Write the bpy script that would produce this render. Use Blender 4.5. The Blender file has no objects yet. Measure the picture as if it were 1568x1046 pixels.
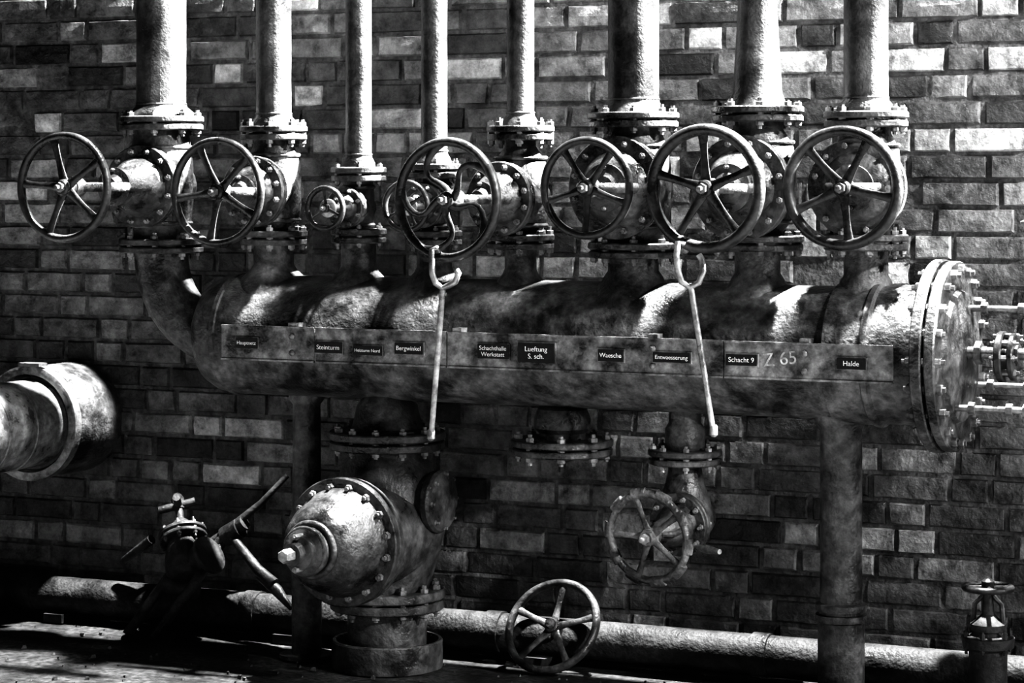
import bpy, bmesh, math, random
from mathutils import Vector, Matrix
random.seed(7)
sc=bpy.context.scene
sc.view_settings.view_transform='Standard'
for lk in ('Very High Contrast','High Contrast'):
    try:
        sc.view_settings.look=lk; break
    except Exception as e: print('look',e)

# ---------------- survey camera (level, shifted lens) ----------------
F=3800.0; CU=784.0; HV=265.0; TH=math.radians(25); YM=-0.38
CAM=Vector((7.92*math.sin(TH), YM-7.92*math.cos(TH), 1.61))
FW=Vector((-math.sin(TH),math.cos(TH),0)); RT=Vector((math.cos(TH),math.sin(TH),0)); UP=Vector((0,0,1))
def ray(u,v): return RT*((u-CU)/F)+UP*((HV-v)/F)+FW
def P(u,v,Y=YM):
    r=ray(u,v); return CAM+r*((Y-CAM.y)/r.y)
def FL(u,v,z=0.0):
    r=ray(u,v); return CAM+r*((z-CAM.z)/r.z)
def X(u,Y=YM): return P(u,HV,Y).x
def Zv(u,v,Y=YM): return P(u,v,Y).z
def S(u,Y=YM):
    r=ray(u,HV); return F/((Y-CAM.y)/r.y)

cd=bpy.data.cameras.new('camera'); cam=bpy.data.objects.new('camera',cd); sc.collection.objects.link(cam)
cam.location=CAM; cam.rotation_euler=(math.pi/2,0,TH)
cd.sensor_width=36; cd.lens=F/1568*36; cd.shift_y=-(523-HV)/1568
cd.clip_end=100
sc.camera=cam

# ---------------- materials ----------------
def nodes(name):
    m=bpy.data.materials.new(name); m.use_nodes=True
    nt=m.node_tree; return m,nt,nt.nodes['Principled BSDF']
def metal(name,base,rough=0.5,var=0.5,bump=0.35,scale=9,metallic=0.0,spec=0.5,fine=90,chip=0.35):
    m,nt,p=nodes(name); N=nt.nodes; L=nt.links
    tc=N.new('ShaderNodeTexCoord')
    n=N.new('ShaderNodeTexNoise'); n.inputs['Scale'].default_value=scale; n.inputs['Detail'].default_value=9; n.inputs['Roughness'].default_value=0.62
    L.new(tc.outputs['Object'],n.inputs['Vector'])
    cr=N.new('ShaderNodeValToRGB')
    lo=base*(1-var); hi=base*(1+var)
    cr.color_ramp.elements[0].position=0.38; cr.color_ramp.elements[0].color=(lo,lo,lo,1)
    cr.color_ramp.elements[1].position=0.64; cr.color_ramp.elements[1].color=(hi,hi,hi,1)
    L.new(n.outputs['Fac'],cr.inputs['Fac'])
    n3=N.new('ShaderNodeTexNoise'); n3.inputs['Scale'].default_value=40; n3.inputs['Detail'].default_value=5; n3.inputs['Roughness'].default_value=0.65
    L.new(tc.outputs['Object'],n3.inputs['Vector'])
    mr=N.new('ShaderNodeMapRange'); mr.inputs['From Min'].default_value=0.36; mr.inputs['From Max'].default_value=0.64
    mr.inputs['To Min'].default_value=1-chip; mr.inputs['To Max'].default_value=1+chip
    L.new(n3.outputs['Fac'],mr.inputs['Value'])
    vm=N.new('ShaderNodeVectorMath'); vm.operation='SCALE'
    L.new(cr.outputs['Color'],vm.inputs[0]); L.new(mr.outputs[0],vm.inputs['Scale']); L.new(vm.outputs[0],p.inputs['Base Color'])
    rr=N.new('ShaderNodeMapRange'); rr.inputs['From Min'].default_value=0.35; rr.inputs['From Max'].default_value=0.65
    rr.inputs['To Min'].default_value=max(.18,rough-.14); rr.inputs['To Max'].default_value=min(1,rough+.22)
    L.new(n.outputs['Fac'],rr.inputs['Value']); L.new(rr.outputs[0],p.inputs['Roughness'])
    n2=N.new('ShaderNodeTexNoise'); n2.inputs['Scale'].default_value=fine; n2.inputs['Detail'].default_value=2
    L.new(tc.outputs['Object'],n2.inputs['Vector'])
    ad=N.new('ShaderNodeMath'); ad.operation='MULTIPLY_ADD'; ad.inputs[1].default_value=3.0
    L.new(n.outputs['Fac'],ad.inputs[0]); L.new(n2.outputs['Fac'],ad.inputs[2])
    b=N.new('ShaderNodeBump'); b.inputs['Strength'].default_value=bump; b.inputs['Distance'].default_value=0.005
    L.new(ad.outputs[0],b.inputs['Height']); L.new(b.outputs['Normal'],p.inputs['Normal'])
    p.inputs['Metallic'].default_value=metallic
    p.inputs['Specular IOR Level'].default_value=spec
    return m
M_BODY=metal('cast_iron',0.065,0.34,0.7,0.55)
M_WHEEL=metal('wheel_iron',0.04,0.24,0.5,0.3)
M_PIPE=metal('painted_pipe',0.065,0.40,0.6,0.4,scale=6,fine=110,chip=.3)
M_HEAD=metal('header_paint',0.10,0.42,0.75,0.65,scale=9)
M_BOLT=metal('bolt_steel',0.2,0.35,0.5,0.3,metallic=0.2)
M_STEEL=metal('bare_steel',0.3,0.35,0.4,0.25,metallic=0.5)
M_DARK=metal('old_iron',0.045,0.5,0.5,0.5)
M_PLATE=metal('sign_plate',0.19,0.38,0.8,0.3,scale=14)
M_LAG=metal('pipe_lagging',0.04,0.6,0.8,0.7,scale=7)
M_ALU=metal('aluminium_cladding',0.26,0.33,0.6,0.4,scale=8,metallic=0.2)
M_CONC=metal('concrete',0.035,0.85,0.75,1.0,scale=5,fine=60,chip=.7)
M_BLACK=metal('label_black',0.012,0.5,0.2,0.0)
M_WHITE=metal('label_white',0.95,0.5,0.05,0.0,chip=.05)
M_CHALK=metal('chalk',0.5,0.8,0.4,0.0,scale=60)
M_STONE=metal('stone',0.10,0.9,0.4,0.5,scale=30)
def brickmat():
    m,nt,p=nodes('brick'); N=nt.nodes; L=nt.links
    tc=N.new('ShaderNodeTexCoord'); at=N.new('ShaderNodeAttribute'); at.attribute_name='tone'
    n=N.new('ShaderNodeTexNoise'); n.inputs['Scale'].default_value=12; n.inputs['Detail'].default_value=12; n.inputs['Roughness'].default_value=0.75
    L.new(tc.outputs['Object'],n.inputs['Vector'])
    mr=N.new('ShaderNodeMapRange'); mr.inputs['From Min'].default_value=0.3; mr.inputs['From Max'].default_value=0.7
    mr.inputs['To Min'].default_value=0.02; mr.inputs['To Max'].default_value=2.1
    L.new(n.outputs['Fac'],mr.inputs['Value'])
    # soot: broad darkening over patches of the masonry
    n4=N.new('ShaderNodeTexNoise'); n4.inputs['Scale'].default_value=1.8; n4.inputs['Detail'].default_value=5
    L.new(tc.outputs['Object'],n4.inputs['Vector'])
    m4=N.new('ShaderNodeMapRange'); m4.inputs['From Min'].default_value=0.38; m4.inputs['From Max'].default_value=0.62
    m4.inputs['To Min'].default_value=0.55; m4.inputs['To Max'].default_value=1.25
    L.new(n4.outputs['Fac'],m4.inputs['Value'])
    mu=N.new('ShaderNodeMath'); mu.operation='MULTIPLY'; L.new(at.outputs['Fac'],mu.inputs[0]); L.new(mr.outputs[0],mu.inputs[1])
    mu2=N.new('ShaderNodeMath'); mu2.operation='MULTIPLY'; L.new(mu.outputs[0],mu2.inputs[0]); L.new(m4.outputs[0],mu2.inputs[1])
    cb=N.new('ShaderNodeCombineColor'); 
    for k in range(3): L.new(mu2.outputs[0],cb.inputs[k])
    L.new(cb.outputs[0],p.inputs['Base Color'])
    n2=N.new('ShaderNodeTexNoise'); n2.inputs['Scale'].default_value=26; n2.inputs['Detail'].default_value=8; n2.inputs['Roughness'].default_value=0.6
    L.new(tc.outputs['Object'],n2.inputs['Vector'])
    b=N.new('ShaderNodeBump'); b.inputs['Strength'].default_value=1.0; b.inputs['Distance'].default_value=0.016
    L.new(n2.outputs['Fac'],b.inputs['Height']); L.new(b.outputs['Normal'],p.inputs['Normal'])
    p.inputs['Roughness'].default_value=0.33
    return m
M_BRICK=brickmat()
M_MORTAR=metal('mortar',0.14,0.9,0.5,1.0,scale=12,fine=80)

# ---------------- mesh builder ----------------
def V(*a): return Vector(a)
def frame(a):
    a=Vector(a).normalized()
    up=V(0,0,1) if abs(a.z)<0.95 else V(0,-1,0)
    e1=(up-a*up.dot(a)).normalized(); return e1,a.cross(e1),a
class B:
    def __init__(s,*mats): s.bm=bmesh.new(); s.mats=list(mats)
    def loft(s,rings,m=0,closed=False,caps=True):
        bm=s.bm; R=[[bm.verts.new(p) for p in r] for r in rings]; n=len(R[0]); fs=[]
        k=len(R)
        for i in range(k if closed else k-1):
            a=R[i]; b=R[(i+1)%k]
            for j in range(n):
                try: fs.append(bm.faces.new((a[j],a[(j+1)%n],b[(j+1)%n],b[j])))
                except: pass
        if caps and not closed:
            fs.append(bm.faces.new(list(reversed(R[0])))); fs.append(bm.faces.new(R[-1]))
        for f in fs: f.material_index=m; f.smooth=True
    def lathe(s,o,axis,prof,n=48,m=0,caps=True,ph=0.0,sx=1.0):
        e1,e2,a=frame(axis); o=Vector(o)
        rings=[]
        for h,r in prof:
            r=max(r,0.0004)
            rings.append([o+a*h+(e1*math.cos(ph+2*math.pi*j/n)+e2*(math.sin(ph+2*math.pi*j/n)*sx))*r for j in range(n)])
        s.loft(rings,m,False,caps)
    def tube(s,pts,r,n=12,m=0,closed=False,flat=(1,1),ref=None):
        pts=[Vector(p) for p in pts]; k=len(pts)
        rs=r if isinstance(r,(list,tuple)) else [r]*k
        rings=[]; prev=None
        for i in range(k):
            if closed: t=pts[(i+1)%k]-pts[i-1]
            else: t=pts[min(i+1,k-1)]-pts[max(i-1,0)]
            t.normalize()
            if ref is not None: e1=(ref-t*ref.dot(t)).normalized()
            elif prev is None: e1=frame(t)[0]
            else: e1=(prev-t*prev.dot(t)).normalized()
            prev=e1; e2=t.cross(e1)
            rings.append([pts[i]+(e1*math.cos(2*math.pi*j/n)*flat[0]+e2*math.sin(2*math.pi*j/n)*flat[1])*rs[i] for j in range(n)])
        s.loft(rings,m,closed,not closed)
    def torus(s,c,axis,R,r,n=64,k=14,m=0,flat=(1,1)):
        e1,e2,a=frame(axis); c=Vector(c)
        s.tube([c+(e1*math.cos(2*math.pi*i/n)+e2*math.sin(2*math.pi*i/n))*R for i in range(n)],r,k,m,True,flat,ref=a)
    def box(s,c,ex,ey,ez,m=0,bev=0.0):
        c=Vector(c); vs=[s.bm.verts.new(c+ex*x+ey*y+ez*z) for x in(-.5,.5) for y in(-.5,.5) for z in(-.5,.5)]
        for q in((0,1,3,2),(4,6,7,5),(0,4,5,1),(2,3,7,6),(0,2,6,4),(1,5,7,3)):
            f=s.bm.faces.new([vs[i] for i in q]); f.material_index=m; f.smooth=False
    def bolts(s,c,axis,R,n,T,r=0.011,m=1,ph=0.0):
        e1,e2,a=frame(axis); c=Vector(c)
        for i in range(n):
            t=ph+2*math.pi*i/n; h=r*1.0; q=r*0.55; g=random.uniform(.004,.012)
            s.lathe(c+(e1*math.cos(t)+e2*math.sin(t))*R,a,[(-T-h-g,q),(-T-h,q),(-T-h,r*.85),(-T-h+.002,r),(T+h-.002,r),(T+h,r*.85),(T+h,q),(T+h+g,q)],n=6,m=m,ph=random.random())
    def disc(s,c,axis,R,t,m=0,n=56,r0=0.0):
        c_=min(t*.2,.004)
        s.lathe(c,axis,[(-t/2,max(R*.2,.001)),(-t/2,R-c_),(-t/2+c_,R),(t/2-c_,R),(t/2,R-c_),(t/2,max(R*.2,.001))],n,m)
    def flanges(s,c,axis,R,t,nb,br=0.011,gap=0.006,m=0,bm_=1):
        a=Vector(axis).normalized(); c=Vector(c)
        s.disc(c+a*(t/2+gap/2),a,R,t,m); s.disc(c-a*(t/2+gap/2),a,R*.985,t,m)
        s.lathe(c,a,[(-gap,R*.82),(gap,R*.82)],40,m)
        s.bolts(c,a,R*.86,nb,t+gap/2,br,bm_,ph=math.pi/nb)
    def make(s,name,parent=None):
        me=bpy.data.meshes.new(name); bmesh.ops.recalc_face_normals(s.bm,faces=s.bm.faces[:]); s.bm.to_mesh(me); s.bm.free()
        for m in s.mats: me.materials.append(m)
        me.set_sharp_from_angle(angle=math.radians(38))
        ob=bpy.data.objects.new(name,me); sc.collection.objects.link(ob)
        if parent: ob.parent=parent
        return ob
def empty(name):
    e=bpy.data.objects.new(name,None); sc.collection.objects.link(e); e.empty_display_size=.1; return e

def wheel(b,c,axis,R,rim,n=5,ph=0.0,style='flat',hub=0.03,m=0):
    e1,e2,a=frame(axis); c=Vector(c)
    b.torus(c,a,R-rim,rim,72,14,m,flat=(1.0,0.9))
    dish=0.012
    b.lathe(c,a,[(-hub*1.1-dish,hub*.8),(-hub*.9-dish,hub),(hub*.5,hub),(hub*.7,hub*.8),(hub*.7,hub*.5)],28,m)
    b.lathe(c+a*hub*.7,a,[(0,hub*.62),(hub*.5,hub*.62),(hub*.55,hub*.5)],6,m+1)
    b.lathe(c+a*hub*1.2,a,[(0,hub*.3),(hub*.6,hub*.3),(hub*.65,hub*.2)],14,m+1)
    for i in range(n):
        t=ph+2*math.pi*i/n
        pts=[]; K=11; rs=[]
        for k in range(K):
            f=k/(K-1); rr=hub*.8+(R-rim-hub*.8)*f
            tt=t
            if style=='curved': tt=t+0.75*math.sin(f*math.pi)*(1-0.15*f)
            pts.append(c+(e1*math.cos(tt)+e2*math.sin(tt))*rr-a*dish*(1-f)*.5)
            rs.append((0.0145 if style!='curved' else .0115)*(R/.18)*(1.15-0.4*math.sin(f*math.pi)) )
        b.tube(pts,rs,10,m,flat=(0.55 if style!='curved' else .8,1.0),ref=a)

# ---------------- gate valves on the header ----------------
HZ=1.07; HR=0.2
SPEC=[
 dict(u=247,tv=189,hw=65,bv=376,wu=98,wv=287,ry=86,bR=.140,yaw=0,st='flat',ph=.25,rim=.0145,n=5,pipe=38,nb=8),
 dict(u=419,tv=204,hw=52,bv=364,wu=333,wv=294,ry=85,bR=.118,yaw=2,st='flat',ph=.45,rim=.0135,n=5,pipe=27,nb=8),
 dict(u=549,tv=267,hw=43,bv=361,wu=498,wv=319,ry=36,bR=.068,yaw=2,st='flat',ph=.1,rim=.010,n=3,pipe=20,nb=6),
 dict(u=665,tv=262,hw=43,bv=364,wu=622,wv=316,ry=42,bR=.072,yaw=2,st='flat',ph=.5,rim=.010,n=4,pipe=20,nb=6),
 dict(u=797,tv=204,hw=52,bv=370,wu=685,wv=306,ry=97,bR=.118,yaw=7,st='curved',ph=.1,rim=.016,n=5,pipe=21,nb=8),
 dict(u=970,tv=184,hw=70,bv=383,wu=898,wv=288,ry=80,bR=.160,yaw=4,st='flat',ph=.6,rim=.0135,n=5,pipe=39,nb=8),
 dict(u=1160,tv=175,hw=71,bv=372,wu=1080,wv=289,ry=101,bR=.160,yaw=5,st='flat',ph=.05,rim=.020,n=5,pipe=35,nb=8),
 dict(u=1326,tv=183,hw=65,bv=371,wu=1290,wv=288,ry=97,bR=.150,yaw=1,st='flat',ph=.75,rim=.018,n=5,pipe=34,nb=8),
]
WC=[]
for q in SPEC:
    u=q['u']; x=X(u); s=S(u); zt=Zv(u,q['tv']); zb=Zv(u,q['bv']); R=q['hw']/s; ra=q['pipe']/s
    yw=math.radians(q['yaw']); a=V(-math.sin(yw),-math.cos(yw),0)
    r=ray(q['wu'],q['wv'])
    det=r.x*(-a.y)-(-a.x)*r.y
    dx=x-CAM.x; dy=YM-CAM.y
    t=(dx*(-a.y)-(-a.x)*dy)/det
    wc=CAM+r*t; zc=wc.z; o=V(x,YM,zc); L=(wc-o).length
    WC.append(wc); ft=.021
    par=empty('gate_valve')
    b=B(M_BODY,M_BOLT,M_STEEL)
    b.flanges(V(x,YM,zt),V(0,0,1),R,ft,q['nb'],.0125 if R>.1 else .009)
    b.flanges(V(x,YM,zb),V(0,0,1),R,ft,q['nb'],.0125 if R>.1 else .009)
    bR=q['bR']; H0=zt-zc; H1=zb-zc
    rb=min(bR*.78,R*.82)
    b.lathe(o,V(0,0,1),[(H1+.01,ra*1.12),(H1*.8,ra*1.12),(H1*.55,rb*.95),(H1*.3,rb),(0,rb),(H0*.3,rb),(H0*.55,rb*.95),(H0*.8,ra*1.12),(H0-.01,ra*1.12)],40)
    fb=min(.115,L*.36)
    b.lathe(o,a,[(-rb*1.05,rb*.5),(-rb*.8,rb*.8),(0,bR*.76),(fb-.02,bR*.76)],44)
    b.flanges(o+a*fb,a,bR,ft*.75,12 if bR>.1 else 8,.010 if bR>.1 else .007)
    h=fb+ft; Lr=L-h
    b.lathe(o,a,[(h-.01,bR*.74),(h+Lr*.06,bR*.68),(h+Lr*.15,bR*.56),(h+Lr*.22,bR*.40),(h+Lr*.26,bR*.30),(h+Lr*.29,bR*.46),(h+Lr*.35,bR*.46),(h+Lr*.36,bR*.30),(h+Lr*.42,bR*.22)],36)
    b.bolts(o+a*(h+Lr*.32),a,bR*.40,2,Lr*.05,.007)
    b.lathe(o,a,[(h+Lr*.4,.013),(L-.01,.013)],16,2)
    e1,e2,_=frame(a)
    for sg in(-1,1):
        b.tube([o+a*(h+Lr*.12)+e2*sg*bR*.56,o+a*(h+Lr*.5)+e2*sg*bR*.46,o+a*(h+Lr*.78)+e2*sg*bR*.3,o+a*(h+Lr*.86)+e2*sg*bR*.1],.013 if bR>.1 else .008,10,0,flat=(.7,1.2),ref=a)
    b.lathe(o,a,[(h+Lr*.78,.026),(h+Lr*.8,.03),(h+Lr*.88,.03),(h+Lr*.9,.026)],24,2)
    for zz in(H0*.62,H1*.62):
        b.torus(o+V(0,0,zz),V(0,0,1),rb*.93,.007,40,8)
    b.make('valve_body',par)
    w=B(M_WHEEL,M_BOLT); sw=F/(t)
    wheel(w,wc,a,q['ry']/sw,q['rim'],q['n'],q['ph'],q['st'],hub=.026 if q['ry']>60 else .014)
    w.make('handwheel',par)
    p=B(M_PIPE,M_BOLT)
    top=2.75
    ztp=zt+ft+.004
    prof=[(ztp,ra*1.35),(ztp+.012,ra*1.3),(ztp+.03,ra*1.05),(ztp+.045,ra),(ztp+.35,ra),(top,ra)]
    if u==1160: prof=[(ztp,ra*1.3),(ztp+.012,ra*1.22),(ztp+.04,ra*1.08),(ztp+.3,ra*.86),(ztp+.32,ra*.84),(top,ra*.84)]
    if u==970: prof=[(ztp,ra*1.25),(ztp+.01,ra*1.2),(ztp+.03,ra*1.03),(ztp+.05,ra),(top,ra)]
    p.lathe(V(x,YM,0),V(0,0,1),prof,48)
    p.torus(V(x,YM,ztp+.04),V(0,0,1),ra*.99,.004,48,8)
    p.make('riser_pipe')

# ---------------- header pipe ----------------
hp=empty('header_pipe')
b=B(M_HEAD,M_BOLT,M_STEEL)
xl=X(312); xr=X(1432)
b.lathe(V(0,YM,HZ),V(1,0,0),[(xl,.02),(xl+.012,.08),(xl+.03,.13),(xl+.06,.172),(xl+.1,.193),(xl+.14,HR),(xl+.145,HR+.004),(xl+.16,HR+.004),(xl+.165,HR),
   (X(640),HR),(X(642),HR+.003),(X(648),HR+.003),(X(650),HR),(X(1288),HR),(X(1290),HR+.012),(X(1345),HR+.012),(X(1348),HR+.018),(X(1356),HR+.018),(X(1360),HR+.008),(X(1400),HR+.008),(xr,HR+.008)],72)
fr=.285
b.disc(V(X(1440),YM,HZ),V(1,0,0),fr,.034,0,72); b.disc(V(X(1440)+.040,YM,HZ),V(1,0,0),fr*.985,.032,0,72)
b.lathe(V(X(1440)+.02,YM,HZ),V(1,0,0),[(-.01,fr*.85),(.01,fr*.85)],48)
b.bolts(V(X(1440)+.02,YM,HZ),V(1,0,0),fr*.9,20,.038,.015)
b.lathe(V(X(1440)+.05,YM,HZ),V(1,0,0),[(0,.2),(.02,.19),(.035,.12),(.04,.02)],48)
for i,q in enumerate(SPEC):
    if i==0: continue
    x=X(q['u']); ra=q['pipe']/S(q['u']); zb=Zv(q['u'],q['bv'])-.024
    k=1.15 if i not in(2,3) else 1.35
    g=1.0
    if q['pipe']>30: k=1.0; g=.9
    b.lathe(V(x,YM,0),V(0,0,1),[(HZ+.06,ra*k*2.45*g),(HZ+.10,ra*k*2.35*g),(HZ+.135,ra*k*2.15*g),(HZ+.165,ra*k*1.88*g),(HZ+.19,ra*k*1.58*g),(HZ+.205,ra*k*1.36*g),(HZ+.218,ra*k*1.15),(HZ+.235,ra*k),(zb,ra*k)],44)
x0=X(247); ra=38/S(247); zb=Zv(247,376)-.024; xe=xl+.1; Rb=xe-x0
pts=[V(x0,YM,zb)]
for i in range(15):
    t=math.pi/2*i/14
    pts.append(V(x0+Rb*(1-math.cos(t)),YM,HZ-.02+Rb*1.05*(1-math.sin(t))))
b.tube(pts,ra*1.08,40,0)
b.make('pipe_shell',hp)
r_=B(M_STEEL,M_BOLT,M_WHEEL)
xf=X(1440)+.06
for (v,yy,rr) in((473,YM+.05,.010),(541,YM-.02,.018),(627,YM-.1,.010),(590,YM+.12,.009)):
    z=Zv(1520,v,yy)
    r_.lathe(V(0,yy,z),V(1,0,0),[(xf-.02,rr),(xf+.75,rr)],16)
    for k in (.05,.16,.21,.5): r_.lathe(V(xf+k,yy,z),V(1,0,0),[(0,rr*1.2),(.001,rr*1.9),(.02,rr*1.9),(.021,rr*1.2)],6,1)
z=Zv(1520,545)
r_.disc(V(xf+.13,YM-.02,z),V(1,0,0),.075,.022,2); r_.disc(V(xf+.165,YM-.02,z),V(1,0,0),.07,.018,2); r_.bolts(V(xf+.147,YM-.02,z),V(1,0,0),.06,8,.025,.009)
r_.make('tension_rods',hp)

# ---------------- sign strip with labels ----------------
st=empty('sign_strip'); YS=YM-HR-.035
b=B(M_PLATE,M_BOLT,M_BLACK)
segs=[(340,482),(484,684),(686,1108),(1110,1368)]
def zs(u,f): return Zv(u,497+(u-340)*(33/1028.)+f*(53+5*(u-340)/1028.),YS)
for k,(u0,u1) in enumerate(segs):
    xa,xb=X(u0,YS),X(u1,YS); zc=(zs(u0,.5)+zs(u1,.5))/2; h=(zs(u0,0)-zs(u0,1))
    b.box(V((xa+xb)/2,YS,zc),V(xb-xa,0,0),V(0,.006,0),V(0,0,h))
    for zz in(-.5,.5):
        b.box(V((xa+xb)/2,YS-.004,zc+zz*h*.96),V(xb-xa,0,0),V(0,.008,0),V(0,0,.006))
for u in(448,1232,1000,700):
    if u!=700:
        for f in(.28,.75):
            b.lathe(V(X(u,YS),YS-.003,zs(u,f)),V(0,-1,0),[(0,.010),(.004,.010),(.008,.006),(.009,.001)],12,1)
    b.box(V(X(u,YS),YS+.022,zs(u,.05)+.008),V(.03,0,0),V(0,.05,0),V(0,0,.02))
LB=[(380,35,16,'Hauptnetz',.5),(505,44,17,'Steinturm',.55),(565,46,14,'Heizturm Nord',.6),(628,44,17,'Bergwinkel',.5),(757,48,22,'Schachthalle\nWerkstatt',.5),(823,56,30,'Lueftung\nS. sch.',.5),(937,38,18,'Waesche',.5),(1030,56,15,'Entwaesserung',.5),(1137,46,17,'Schacht 9',.5),(1305,42,17,'Halde',.5)]
txt=[]
def text(body,x,y,z,size,ww,rot=0,mat=M_WHITE):
    c=bpy.data.curves.new('label_text','FONT'); c.body=body; c.align_x='CENTER'; c.align_y='CENTER'; c.size=size
    c.extrude=.0004; c.materials.append(mat)
    o=bpy.data.objects.new('label_text',c); sc.collection.objects.link(o); o.location=(x,y,z); o.rotation_euler=(math.pi/2,rot,0)
    txt.append((o,ww)); o.parent=st
for u,w,h,t,f in LB:
    s=S(u,YS); x=X(u,YS); z=zs(u,f); ww=w/s*1.08
    b.box(V(x,YS-.006,z),V(ww+.008,0,0),V(0,.006,0),V(0,0,h/s+.006),0)
    b.box(V(x,YS-.009,z),V(ww,0,0),V(0,.006,0),V(0,0,h/s),2)
    text(t,x,YS-.0126,z,.022 if '\n' in t else .021,ww)
text('Z 65',X(1195,YS),YS-.0042,zs(1195,.45),.055,.12,-.12,M_CHALK)
bpy.context.view_layer.update()
for o,ww in txt:
    d=o.dimensions.x
    if d>0: k=min(1.0,ww*.88/d); o.scale=(k,k,1)
b.make('plate',st)

# ---------------- hanging wheel keys ----------------
def key(pl,rod,Y,Y2):
    b=B(M_STEEL)
    b.tube([P(u,v,Y+d) for u,v,d in pl],.0095,12,0)
    b.tube([P(rod[0][0],rod[0][1],Y),P(rod[1][0],rod[1][1],Y2)],[.009,.0085],12,0)
    e=P(rod[1][0],rod[1][1],Y2); b.lathe(e,V(0,0,-1),[(-.03,.008),(-.025,.012),(.0,.012),(.006,.006)],12)
    b.make('valve_wheel_key')
y=WC[4].y
key([(674,392,.02),(668,380,.0),(661,383,-.02),(661,400,-.02),(662,420,-.02),(667,434,-.015),(677,441,0),(688,437,0),(697,432,0),(702,418,0),(699,414,0)],((678,441),(660,672)),y-.01,y+.03)
y=WC[6].y
key([(1050,385,.03),(1047,372,.0),(1038,372,-.02),(1036,390,-.02),(1038,415,-.02),(1044,432,-.01),(1057,440,0),(1070,433,0),(1077,415,0),(1075,398,0),(1070,390,0)],((1058,440),(1093,666)),y-.01,y+.03)

# ---------------- large globe valve below the header ----------------
par=empty('floor_valve'); u=593; x=X(u); b=B(M_BODY,M_BOLT,M_STEEL)
zf=Zv(u,673); zn=HZ-HR
b.lathe(V(x,YM,0),V(0,0,1),[(zn+.05,.06),(zn+.0,.085),(zn-.02,.1),(zf+.055,.112),(zf+.04,.118),(zf+.035,.135),(zf+.02,.14)],44)
b.flanges(V(x,YM,zf),V(0,0,1),.192,.026,12,.013)
zc=Zv(605,812); zl=Zv(u,915)
b.lathe(V(x,YM,0),V(0,0,1),[(zf-.02,.125),(zf-.05,.125),(zf-.09,.15),(zc+.12,.175),(zc,.19),(zc-.1,.165),(zl+.03,.135),(zl,.135)],52)
b.flanges(V(x,YM,zl),V(0,0,1),.19,.03,12,.014)
b.lathe(V(x,YM,0),V(0,0,1),[(zl,.13),(.0,.13)],48)
b.lathe(V(x,YM,0),V(0,0,1),[(0.0,.175),(.0,.182),(.085,.182),(.09,.178),(.09,.168),(.08,.166),(.0,.166)],56)
yw=math.radians(3); a=V(-math.sin(yw),-math.cos(yw),0); o=V(x+.015,YM,zc)
b.lathe(o,a,[(-.1,.1),(0,.175),(.2,.165),(.28,.165)],52)
b.flanges(o+a*.285,a,.205,.026,16,.013)
b.lathe(o,a,[(.3,.175),(.325,.172),(.345,.16),(.40,.148),(.45,.125),(.475,.105),(.48,.09)],48)
b.torus(o+a*.485,a,.082,.011,48,12); b.torus(o+a*.52,a,.07,.009,48,12)
b.lathe(o,a,[(.47,.075),(.53,.07),(.54,.055),(.56,.052),(.57,.036),(.60,.034)],36)
b.lathe(o,a,[(.60,.022),(.64,.022),(.645,.018)],6,2)
b.bolts(o+a*.55,a,.05,2,.02,.010)
o2=V(x,YM,Zv(690,768))
b.lathe(o2,V(1,-.05,0),[(.1,.085),(.17,.085),(.18,.085),(.18,.1),(.2,.102),(.21,.095),(.215,.06)],40)
b.bolts(o2+V(.19,-.0,0),V(1,0,0),.088,8,.012,.009)
b.make('valve_body',par)

# ---------------- capped drain nozzles ----------------
b=B(M_BODY,M_BOLT); u=861; x=X(u); zf=Zv(u,684)
b.lathe(V(x,YM,0),V(0,0,1),[(HZ-HR+.05,.05),(HZ-HR-.015,.055),(zf+.13,.06),(zf+.12,.078),(zf+.09,.09),(zf+.06,.09),(zf+.045,.075),(zf,.07)],40)
b.flanges(V(x,YM,zf),V(0,0,1),.162,.022,8,.014)
b.lathe(V(x,YM,0),V(0,0,1),[(zf-.02,.05),(zf-.04,.045),(zf-.05,.012),(zf-.08,.012)],20)
b.make('capped_drain_nozzle')

par=empty('drain_valve'); u=1049; x=X(u); zf=Zv(u,699); b=B(M_BODY,M_BOLT,M_STEEL)
b.lathe(V(x,YM,0),V(0,0,1),[(HZ-HR+.05,.05),(HZ-HR-.03,.05),(HZ-HR-.05,.062),(zf+.03,.062),(zf,.055)],36)
b.flanges(V(x,YM,zf),V(0,0,1),.115,.02,8,.011)
zc=Zv(1060,795); o=V(x+.02,YM,zc)
b.lathe(V(x,YM,0),V(0,0,1),[(zf-.02,.05),(zf-.06,.055),(zc+.05,.08),(zc,.085),(zc-.05,.075),(zc-.09,.05),(zc-.1,.03)],36)
r=ray(993,823); yw=math.radians(8); a=V(-math.sin(yw),-math.cos(yw),0)
det=r.x*(-a.y)+a.x*r.y; t=((o.x-CAM.x)*(-a.y)+a.x*(o.y-CAM.y))/det
wc=CAM+r*t; DW=wc.copy()
a=(wc-o).normalized(); L=(wc-o).length
b.lathe(o,a,[(-.05,.06),(0,.075),(.06,.075)],36)
b.flanges(o+a*.07,a,.098,.016,10,.009)
b.lathe(o,a,[(.085,.07),(.12,.06),(.16,.04),(.2,.035),(.21,.026),(L-.02,.016)],28)
for sg in(-1,1):
    e1,e2,_=frame(a); b.tube([o+a*.1+e2*.05*sg,o+a*.2+e2*.05*sg,o+a*(L-.05)+e2*.02*sg],.009,8,0)
b.tube([P(1068,838,YM-.1),P(1085,842,YM-.13),P(1102,845,YM-.16)],[.009,.013,.008],12,2)
b.tube([V(x,YM,zc-.06),P(1068,838,YM-.1)],.012,10,0)
b.make('valve_body',par)
w=B(M_HEAD,M_BOLT); R=74/(F/t)
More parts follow.
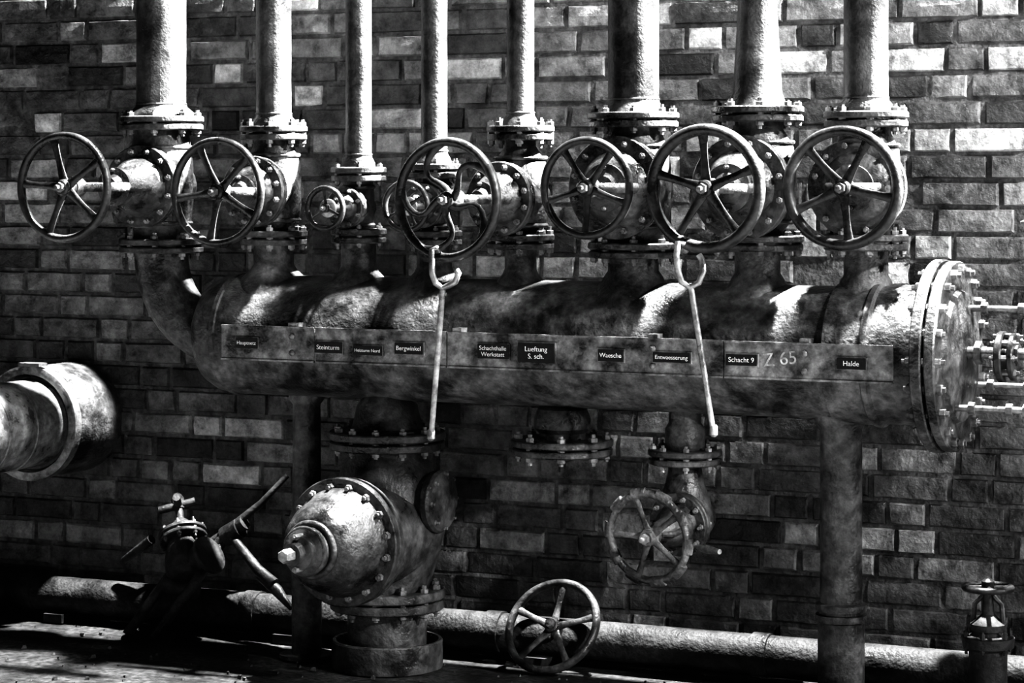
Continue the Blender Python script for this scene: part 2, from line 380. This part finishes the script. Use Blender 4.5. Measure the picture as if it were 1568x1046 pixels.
wheel(w,wc,a,R,.013,5,.3,'flat',.026)
e1,e2,_=frame(a)
for i in range(10):
    tt=2*math.pi*i/10+.2
    w.tube([wc+(e1*math.cos(tt+d)+e2*math.sin(tt+d))*(R-.010) for d in(-.17,-.1,0,.1,.17)],.0175,10,0,flat=(.7,1),ref=a)
w.make('handwheel',par)

# ---------------- supports ----------------
b=B(M_HEAD,M_BOLT); x=X(1288); r0=.063; zc=Zv(1288,937)
b.lathe(V(x,YM,0),V(0,0,1),[(0,.11),(.015,.11),(.015,.07),(zc-.03,.07),(zc-.025,.077),(zc-.006,.077),(zc-.004,.066),(zc+.004,.066),(zc+.006,.077),(zc+.025,.077),(zc+.03,r0),(.84,r0),(.86,.075),(.885,.08)],40)
b.make('pipe_support_post')
b=B(M_HEAD); x=X(465); b.lathe(V(x,YM+.02,0),V(0,0,1),[(0,.09),(.012,.09),(.012,.05),(.3,.05),(.84,.046),(.86,.06),(.885,.06)],36)
b.make('pipe_support_post')

# ---------------- wall duct on the left ----------------
b=B(M_ALU,M_BOLT,M_HEAD); x=X(118,0); z=Zv(118,637,0)
b.lathe(V(x,0,z),V(0,-1,0),[(-.02,.2),(.14,.2),(.2,.19),(.26,.165),(.28,.165)],64,2)
b.lathe(V(x,0,z),V(0,-1,0),[(.26,.15),(.26,.198),(.262,.204),(.30,.204),(.302,.198),(.302,.175),(.27,.165)],64,0)
b.lathe(V(x,0,z),V(0,-1,0),[(.24,.155),(.44,.155),(.442,.159),(.455,.159),(.457,.155),(.60,.155),(.602,.159),(.615,.159),(.617,.155),(1.5,.155)],56,0)
b.box(V(x+.02,-.3,z+.21),V(.09,0,0),V(0,.05,0),V(0,0,.012),2)
b.make('wall_duct')

# ---------------- floor pipe ----------------
b=B(M_LAG,M_DARK); xa=-4.2; xb=2.6; yy=-.12; rr=.063
prof=[(xa,rr)]; x=xa+.3
while x<xb-.2:
    prof+=[(x-.03,rr),(x-.028,rr+.006),(x+.028,rr+.006),(x+.03,rr)]; x+=.93
prof.append((xb,rr)); b.lathe(V(0,yy,rr+.026),V(1,0,0),prof,36)
for k in range(7): b.box(V(xa+.4+k*.95,yy,.015),V(.08,0,0),V(0,.16,0),V(0,0,.03),1)
b.make('floor_pipe')

# ---------------- loose handwheel leaning on the floor pipe ----------------
b=B(M_BODY,M_BOLT); R=.168; ln=math.radians(34)
c=P(846,963,-.225); c.z=R*math.cos(ln)+.004
ax=V(-.05,-math.cos(ln),math.sin(ln)); wheel(b,c,ax,R,.0145,5,.0,'flat',.024)
b.make('loose_handwheel')

# ---------------- dismantled valve heap ----------------
b=B(M_DARK,M_BODY,M_DARK)
A=P(288,872,-.24); T=P(272,766,-.12); d=(T-A).normalized()
b.lathe(A,d,[(-.05,.03),(-.03,.06),(0,.078),(.05,.075),(.1,.06),(.12,.055)],24)
b.flanges(A+d*.13,d,.085,.015,8,.009)
b.lathe(A,d,[(.15,.05),(.18,.035),(.20,.014),(.29,.014)],20)
sd_=P(320,850,-.25); b.tube([A+d*.02,sd_],[.05,.05],20,0); b.disc(sd_,(sd_-A),.07,.016,0)
e1,e2,_=frame(d)
for w_ in(e1*.3+e2,e2*.4-e1*1.4):
    w_=w_.normalized(); b.tube([A+d*.25-w_*.07,A+d*.26+w_*.06],.014,10,0)
b.lathe(A,d,[(.24,.02),(.28,.024),(.30,.014)],6,1)
b.tube([FL(194,972,.016),P(228,925,-.3),P(268,868,-.22)],[.018,.018,.015],12,1)
b.tube([FL(236,976,.018),P(300,890,-.28),P(352,815,-.12)],[.018,.018,.014],12,1)
b.tube([FL(210,966,.016),FL(190,978,.012)],.012,8,0)
b.tube([P(300,880,-.22),P(345,815,-.15),P(400,770,-.12),P(440,728,-.06)],[.014,.016,.012,.010],10,0)
b.tube([P(350,815,-.15),P(395,872,-.2),P(420,895,-.22)],[.014,.018,.022],12,0)
b.tube([P(400,880,-.2),P(425,905,-.22),P(446,932,-.24)],[.022,.02,.008],12,1)
b.tube([P(325,835,-.14),P(375,800,-.14)],.026,12,0); b.tube([P(345,822,-.14),P(368,808,-.14)],.036,12,0)
b.tube([P(255,895,-.26),P(300,905,-.27)],.03,12,0)
b.tube([P(190,858,-.15),P(232,826,-.17)],[.014,.018],10,0)
b.make('dismantled_valve')

# ---------------- small standing valve at the right ----------------
b=B(M_DARK,M_BOLT,M_WHEEL); u=1513; yy=-.34; x=X(u,yy); zz=lambda v:Zv(u,v,yy)
b.lathe(V(x,yy,0),V(0,0,1),[(0,.056),(zz(995),.056),(zz(990),.075),(zz(975),.078),(zz(972),.05),(zz(962),.04)],32)
b.bolts(V(x,yy,zz(980)),V(0,0,1),.066,6,.02,.008,0)
b.lathe(V(x,yy,0),V(0,0,1),[(zz(965),.05),(zz(955),.052),(zz(948),.035),(zz(940),.018),(zz(895),.012)],24)
for sg in(-1,1): b.tube([V(x+sg*.045,yy,zz(955)),V(x+sg*.04,yy,zz(925)),V(x+sg*.012,yy,zz(910))],.008,8)
b.torus(V(x,yy,zz(900)),V(0,0,1),.068,.010,40,10,2)
for i in range(4): 
    t=i*math.pi/2+.4; b.tube([V(x,yy,zz(900)),V(x+.06*math.cos(t),yy+.06*math.sin(t),zz(900))],.007,8,2)
b.lathe(V(x,yy,0),V(0,0,1),[(zz(905),.02),(zz(890),.02),(zz(886),.01)],12,2)
b.make('standpipe_valve')

# ---------------- brick wall ----------------
bm=bmesh.new(); lay=bm.faces.layers.float.new('tone')
x0,x1,z0,z1=-5.0,3.4,0.0,2.30
def quad(vs,t,mi):
    f=bm.faces.new(vs); f[lay]=t; f.material_index=mi; return f
mv=[bm.verts.new(p) for p in((x0,0,z0),(x1,0,z0),(x1,0,z1),(x0,0,z1),(x0,.12,z0),(x1,.12,z0),(x1,.12,z1),(x0,.12,z1))]
for q in((0,1,2,3),(5,4,7,6),(4,0,3,7),(1,5,6,2),(3,2,6,7),(4,5,1,0)): quad([mv[i] for i in q],.1,1)
row=0; z=.006; Hc=.0835; j=.0115
while z+Hc<z1+.03:
    x=x0+.02+(row%2)*.19+random.uniform(-.012,.012)+((row//2)%2)*.03
    k=row
    while x<x1-.26:
        w=.24 if k%2==0 else .115
        if random.random()<.08: w=.24 if w<.2 else .115
        t=1.15*random.choice([.06,.09,.11,.13,.15,.17,.20,.27]); 
        if random.random()<.05: t=.04
        if random.random()<.06: t=.5
        d=.010+random.uniform(-.003,.006); c=.004+random.random()*.003
        if random.random()<.02: d=.001
        h=Hc-j
        jt=lambda a=.0018: random.uniform(-a,a)
        xa,xb,za,zb=x,x+w,z,z+h
        nx=5 if w>.2 else 3; nz=3
        g=[]
        for iz in range(nz):
            rowv=[]
            for ix in range(nx):
                fx=xa+c+(w-2*c)*ix/(nx-1); fz=za+c+(h-2*c)*iz/(nz-1)
                edge=ix in(0,nx-1) or iz in(0,nz-1); corner=ix in(0,nx-1) and iz in(0,nz-1)
                yy=-d+jt(.0018)+(.0015 if edge else 0)+(random.random()*.008 if corner and random.random()<.4 else 0)
                rowv.append(bm.verts.new((fx+(jt(.0025)if edge else jt(.004)),yy,fz+jt(.0022))))
            g.append(rowv)
        for iz in range(nz-1):
            for ix in range(nx-1): quad((g[iz][ix],g[iz][ix+1],g[iz+1][ix+1],g[iz+1][ix]),t,0)
        o=[[bm.verts.new((xa if ix==0 else xb if ix==nx-1 else xa+w*ix/(nx-1),.001,za if iz==0 else zb if iz==nz-1 else za+h*iz/(nz-1))) if (ix in(0,nx-1) or iz in(0,nz-1)) else None for ix in range(nx)] for iz in range(nz)]
        for ix in range(nx-1):
            quad((o[0][ix],o[0][ix+1],g[0][ix+1],g[0][ix]),t,0); quad((g[-1][ix],g[-1][ix+1],o[-1][ix+1],o[-1][ix]),t,0)
        for iz in range(nz-1):
            quad((o[iz][0],g[iz][0],g[iz+1][0],o[iz+1][0]),t,0); quad((g[iz][-1],o[iz][-1],o[iz+1][-1],g[iz+1][-1]),t,0)
        x+=w+j+random.uniform(-.001,.003); k+=1
    z+=Hc; row+=1
me=bpy.data.meshes.new('wall_back'); bm.to_mesh(me); bm.free(); me.materials.append(M_BRICK); me.materials.append(M_MORTAR)
ob=bpy.data.objects.new('wall_back',me); sc.collection.objects.link(ob)

# ---------------- floor ----------------
b=B(M_CONC)
nx,ny=90,90; xs=[-6+12*i/nx for i in range(nx+1)]; ys=[.2-9*(jj/ny)**1.6 for jj in range(ny+1)]
from mathutils import noise
g=[[b.bm.verts.new((x_,y_,-.004+.004*noise.noise(V(x_*3,y_*3,0)))) for x_ in xs] for y_ in ys]
for i in range(ny):
    for k in range(nx):
        f=b.bm.faces.new((g[i][k],g[i][k+1],g[i+1][k+1],g[i+1][k])); f.smooth=True
ob=b.make('floor')
b=B(M_STONE)
for i in range(620):
    p=V(random.uniform(-2.6,2.0),-random.uniform(.2,1.6),0); r_=random.choice([.003,.004,.005,.006,.010])*random.uniform(.6,1.3)
    v=[b.bm.verts.new(p+V(math.cos(k*2.1+i)*r_,math.sin(k*2.1+i)*r_,-.002)) for k in range(3)]+[b.bm.verts.new(p+V(math.cos(k*2.1+i+.6)*r_*.7,math.sin(k*2.1+i+.6)*r_*.7,r_*.8)) for k in range(3)]
    for q in((0,1,4,3),(1,2,5,4),(2,0,3,5),(3,4,5)): b.bm.faces.new([v[n_] for n_ in q])
b.make('floor_rubble')

# ---------------- light ----------------
el=math.radians(44); az=Vector((.84,.54)).normalized()
sd=Vector((az.x*math.cos(el),az.y*math.cos(el),math.sin(el)))
sl=bpy.data.lights.new('sun','SUN'); sl.energy=95; sl.angle=math.radians(.8)
so=bpy.data.objects.new('sun',sl); sc.collection.objects.link(so); so.rotation_euler=sd.to_track_quat('Z','Y').to_euler(); so.location=(4,3,5)
def aim(o,loc,tgt):
    o.location=loc; o.rotation_euler=(Vector(loc)-Vector(tgt)).to_track_quat('Z','Y').to_euler()
def lamp(name,loc,tgt,e,size):
    al=bpy.data.lights.new(name,'AREA'); al.energy=e; al.shape='DISK'; al.size=size
    ao=bpy.data.objects.new(name,al); sc.collection.objects.link(ao); aim(ao,loc,tgt)
def spot(name,loc,tgt,e,deg,soft=.1):
    sp=bpy.data.lights.new(name,'SPOT'); sp.energy=e; sp.spot_size=math.radians(deg); sp.spot_blend=1.0; sp.shadow_soft_size=soft
    so=bpy.data.objects.new(name,sp); sc.collection.objects.link(so); aim(so,loc,tgt)
lamp('added_top_light',(1.6,.25,9.0),(0,-.4,1.1),4800,.3)  # added light from above for bright stripes on the header top, no real fixture
lamp('added_side_fill',(4.6,-1.1,1.5),(0,-.4,.8),48,.3)  # added weak fill that lifts the right sides of the lower parts
spot('added_wall_light',(4.0,-1.0,3.6),(1.0,0,2.4),1000,70,.12)  # added source grazing the upper right bricks, stands for no known lamp
spot('added_wheel_light',(3.2,-2.0,1.9),DW+V(-.05,0,0),520,17,.05)  # invented source that brightens the drain wheel and the bricks behind it
w=bpy.data.worlds.new('world'); sc.world=w; w.use_nodes=True
w.node_tree.nodes['Background'].inputs[0].default_value=(1,1,1,1); w.node_tree.nodes['Background'].inputs[1].default_value=.02
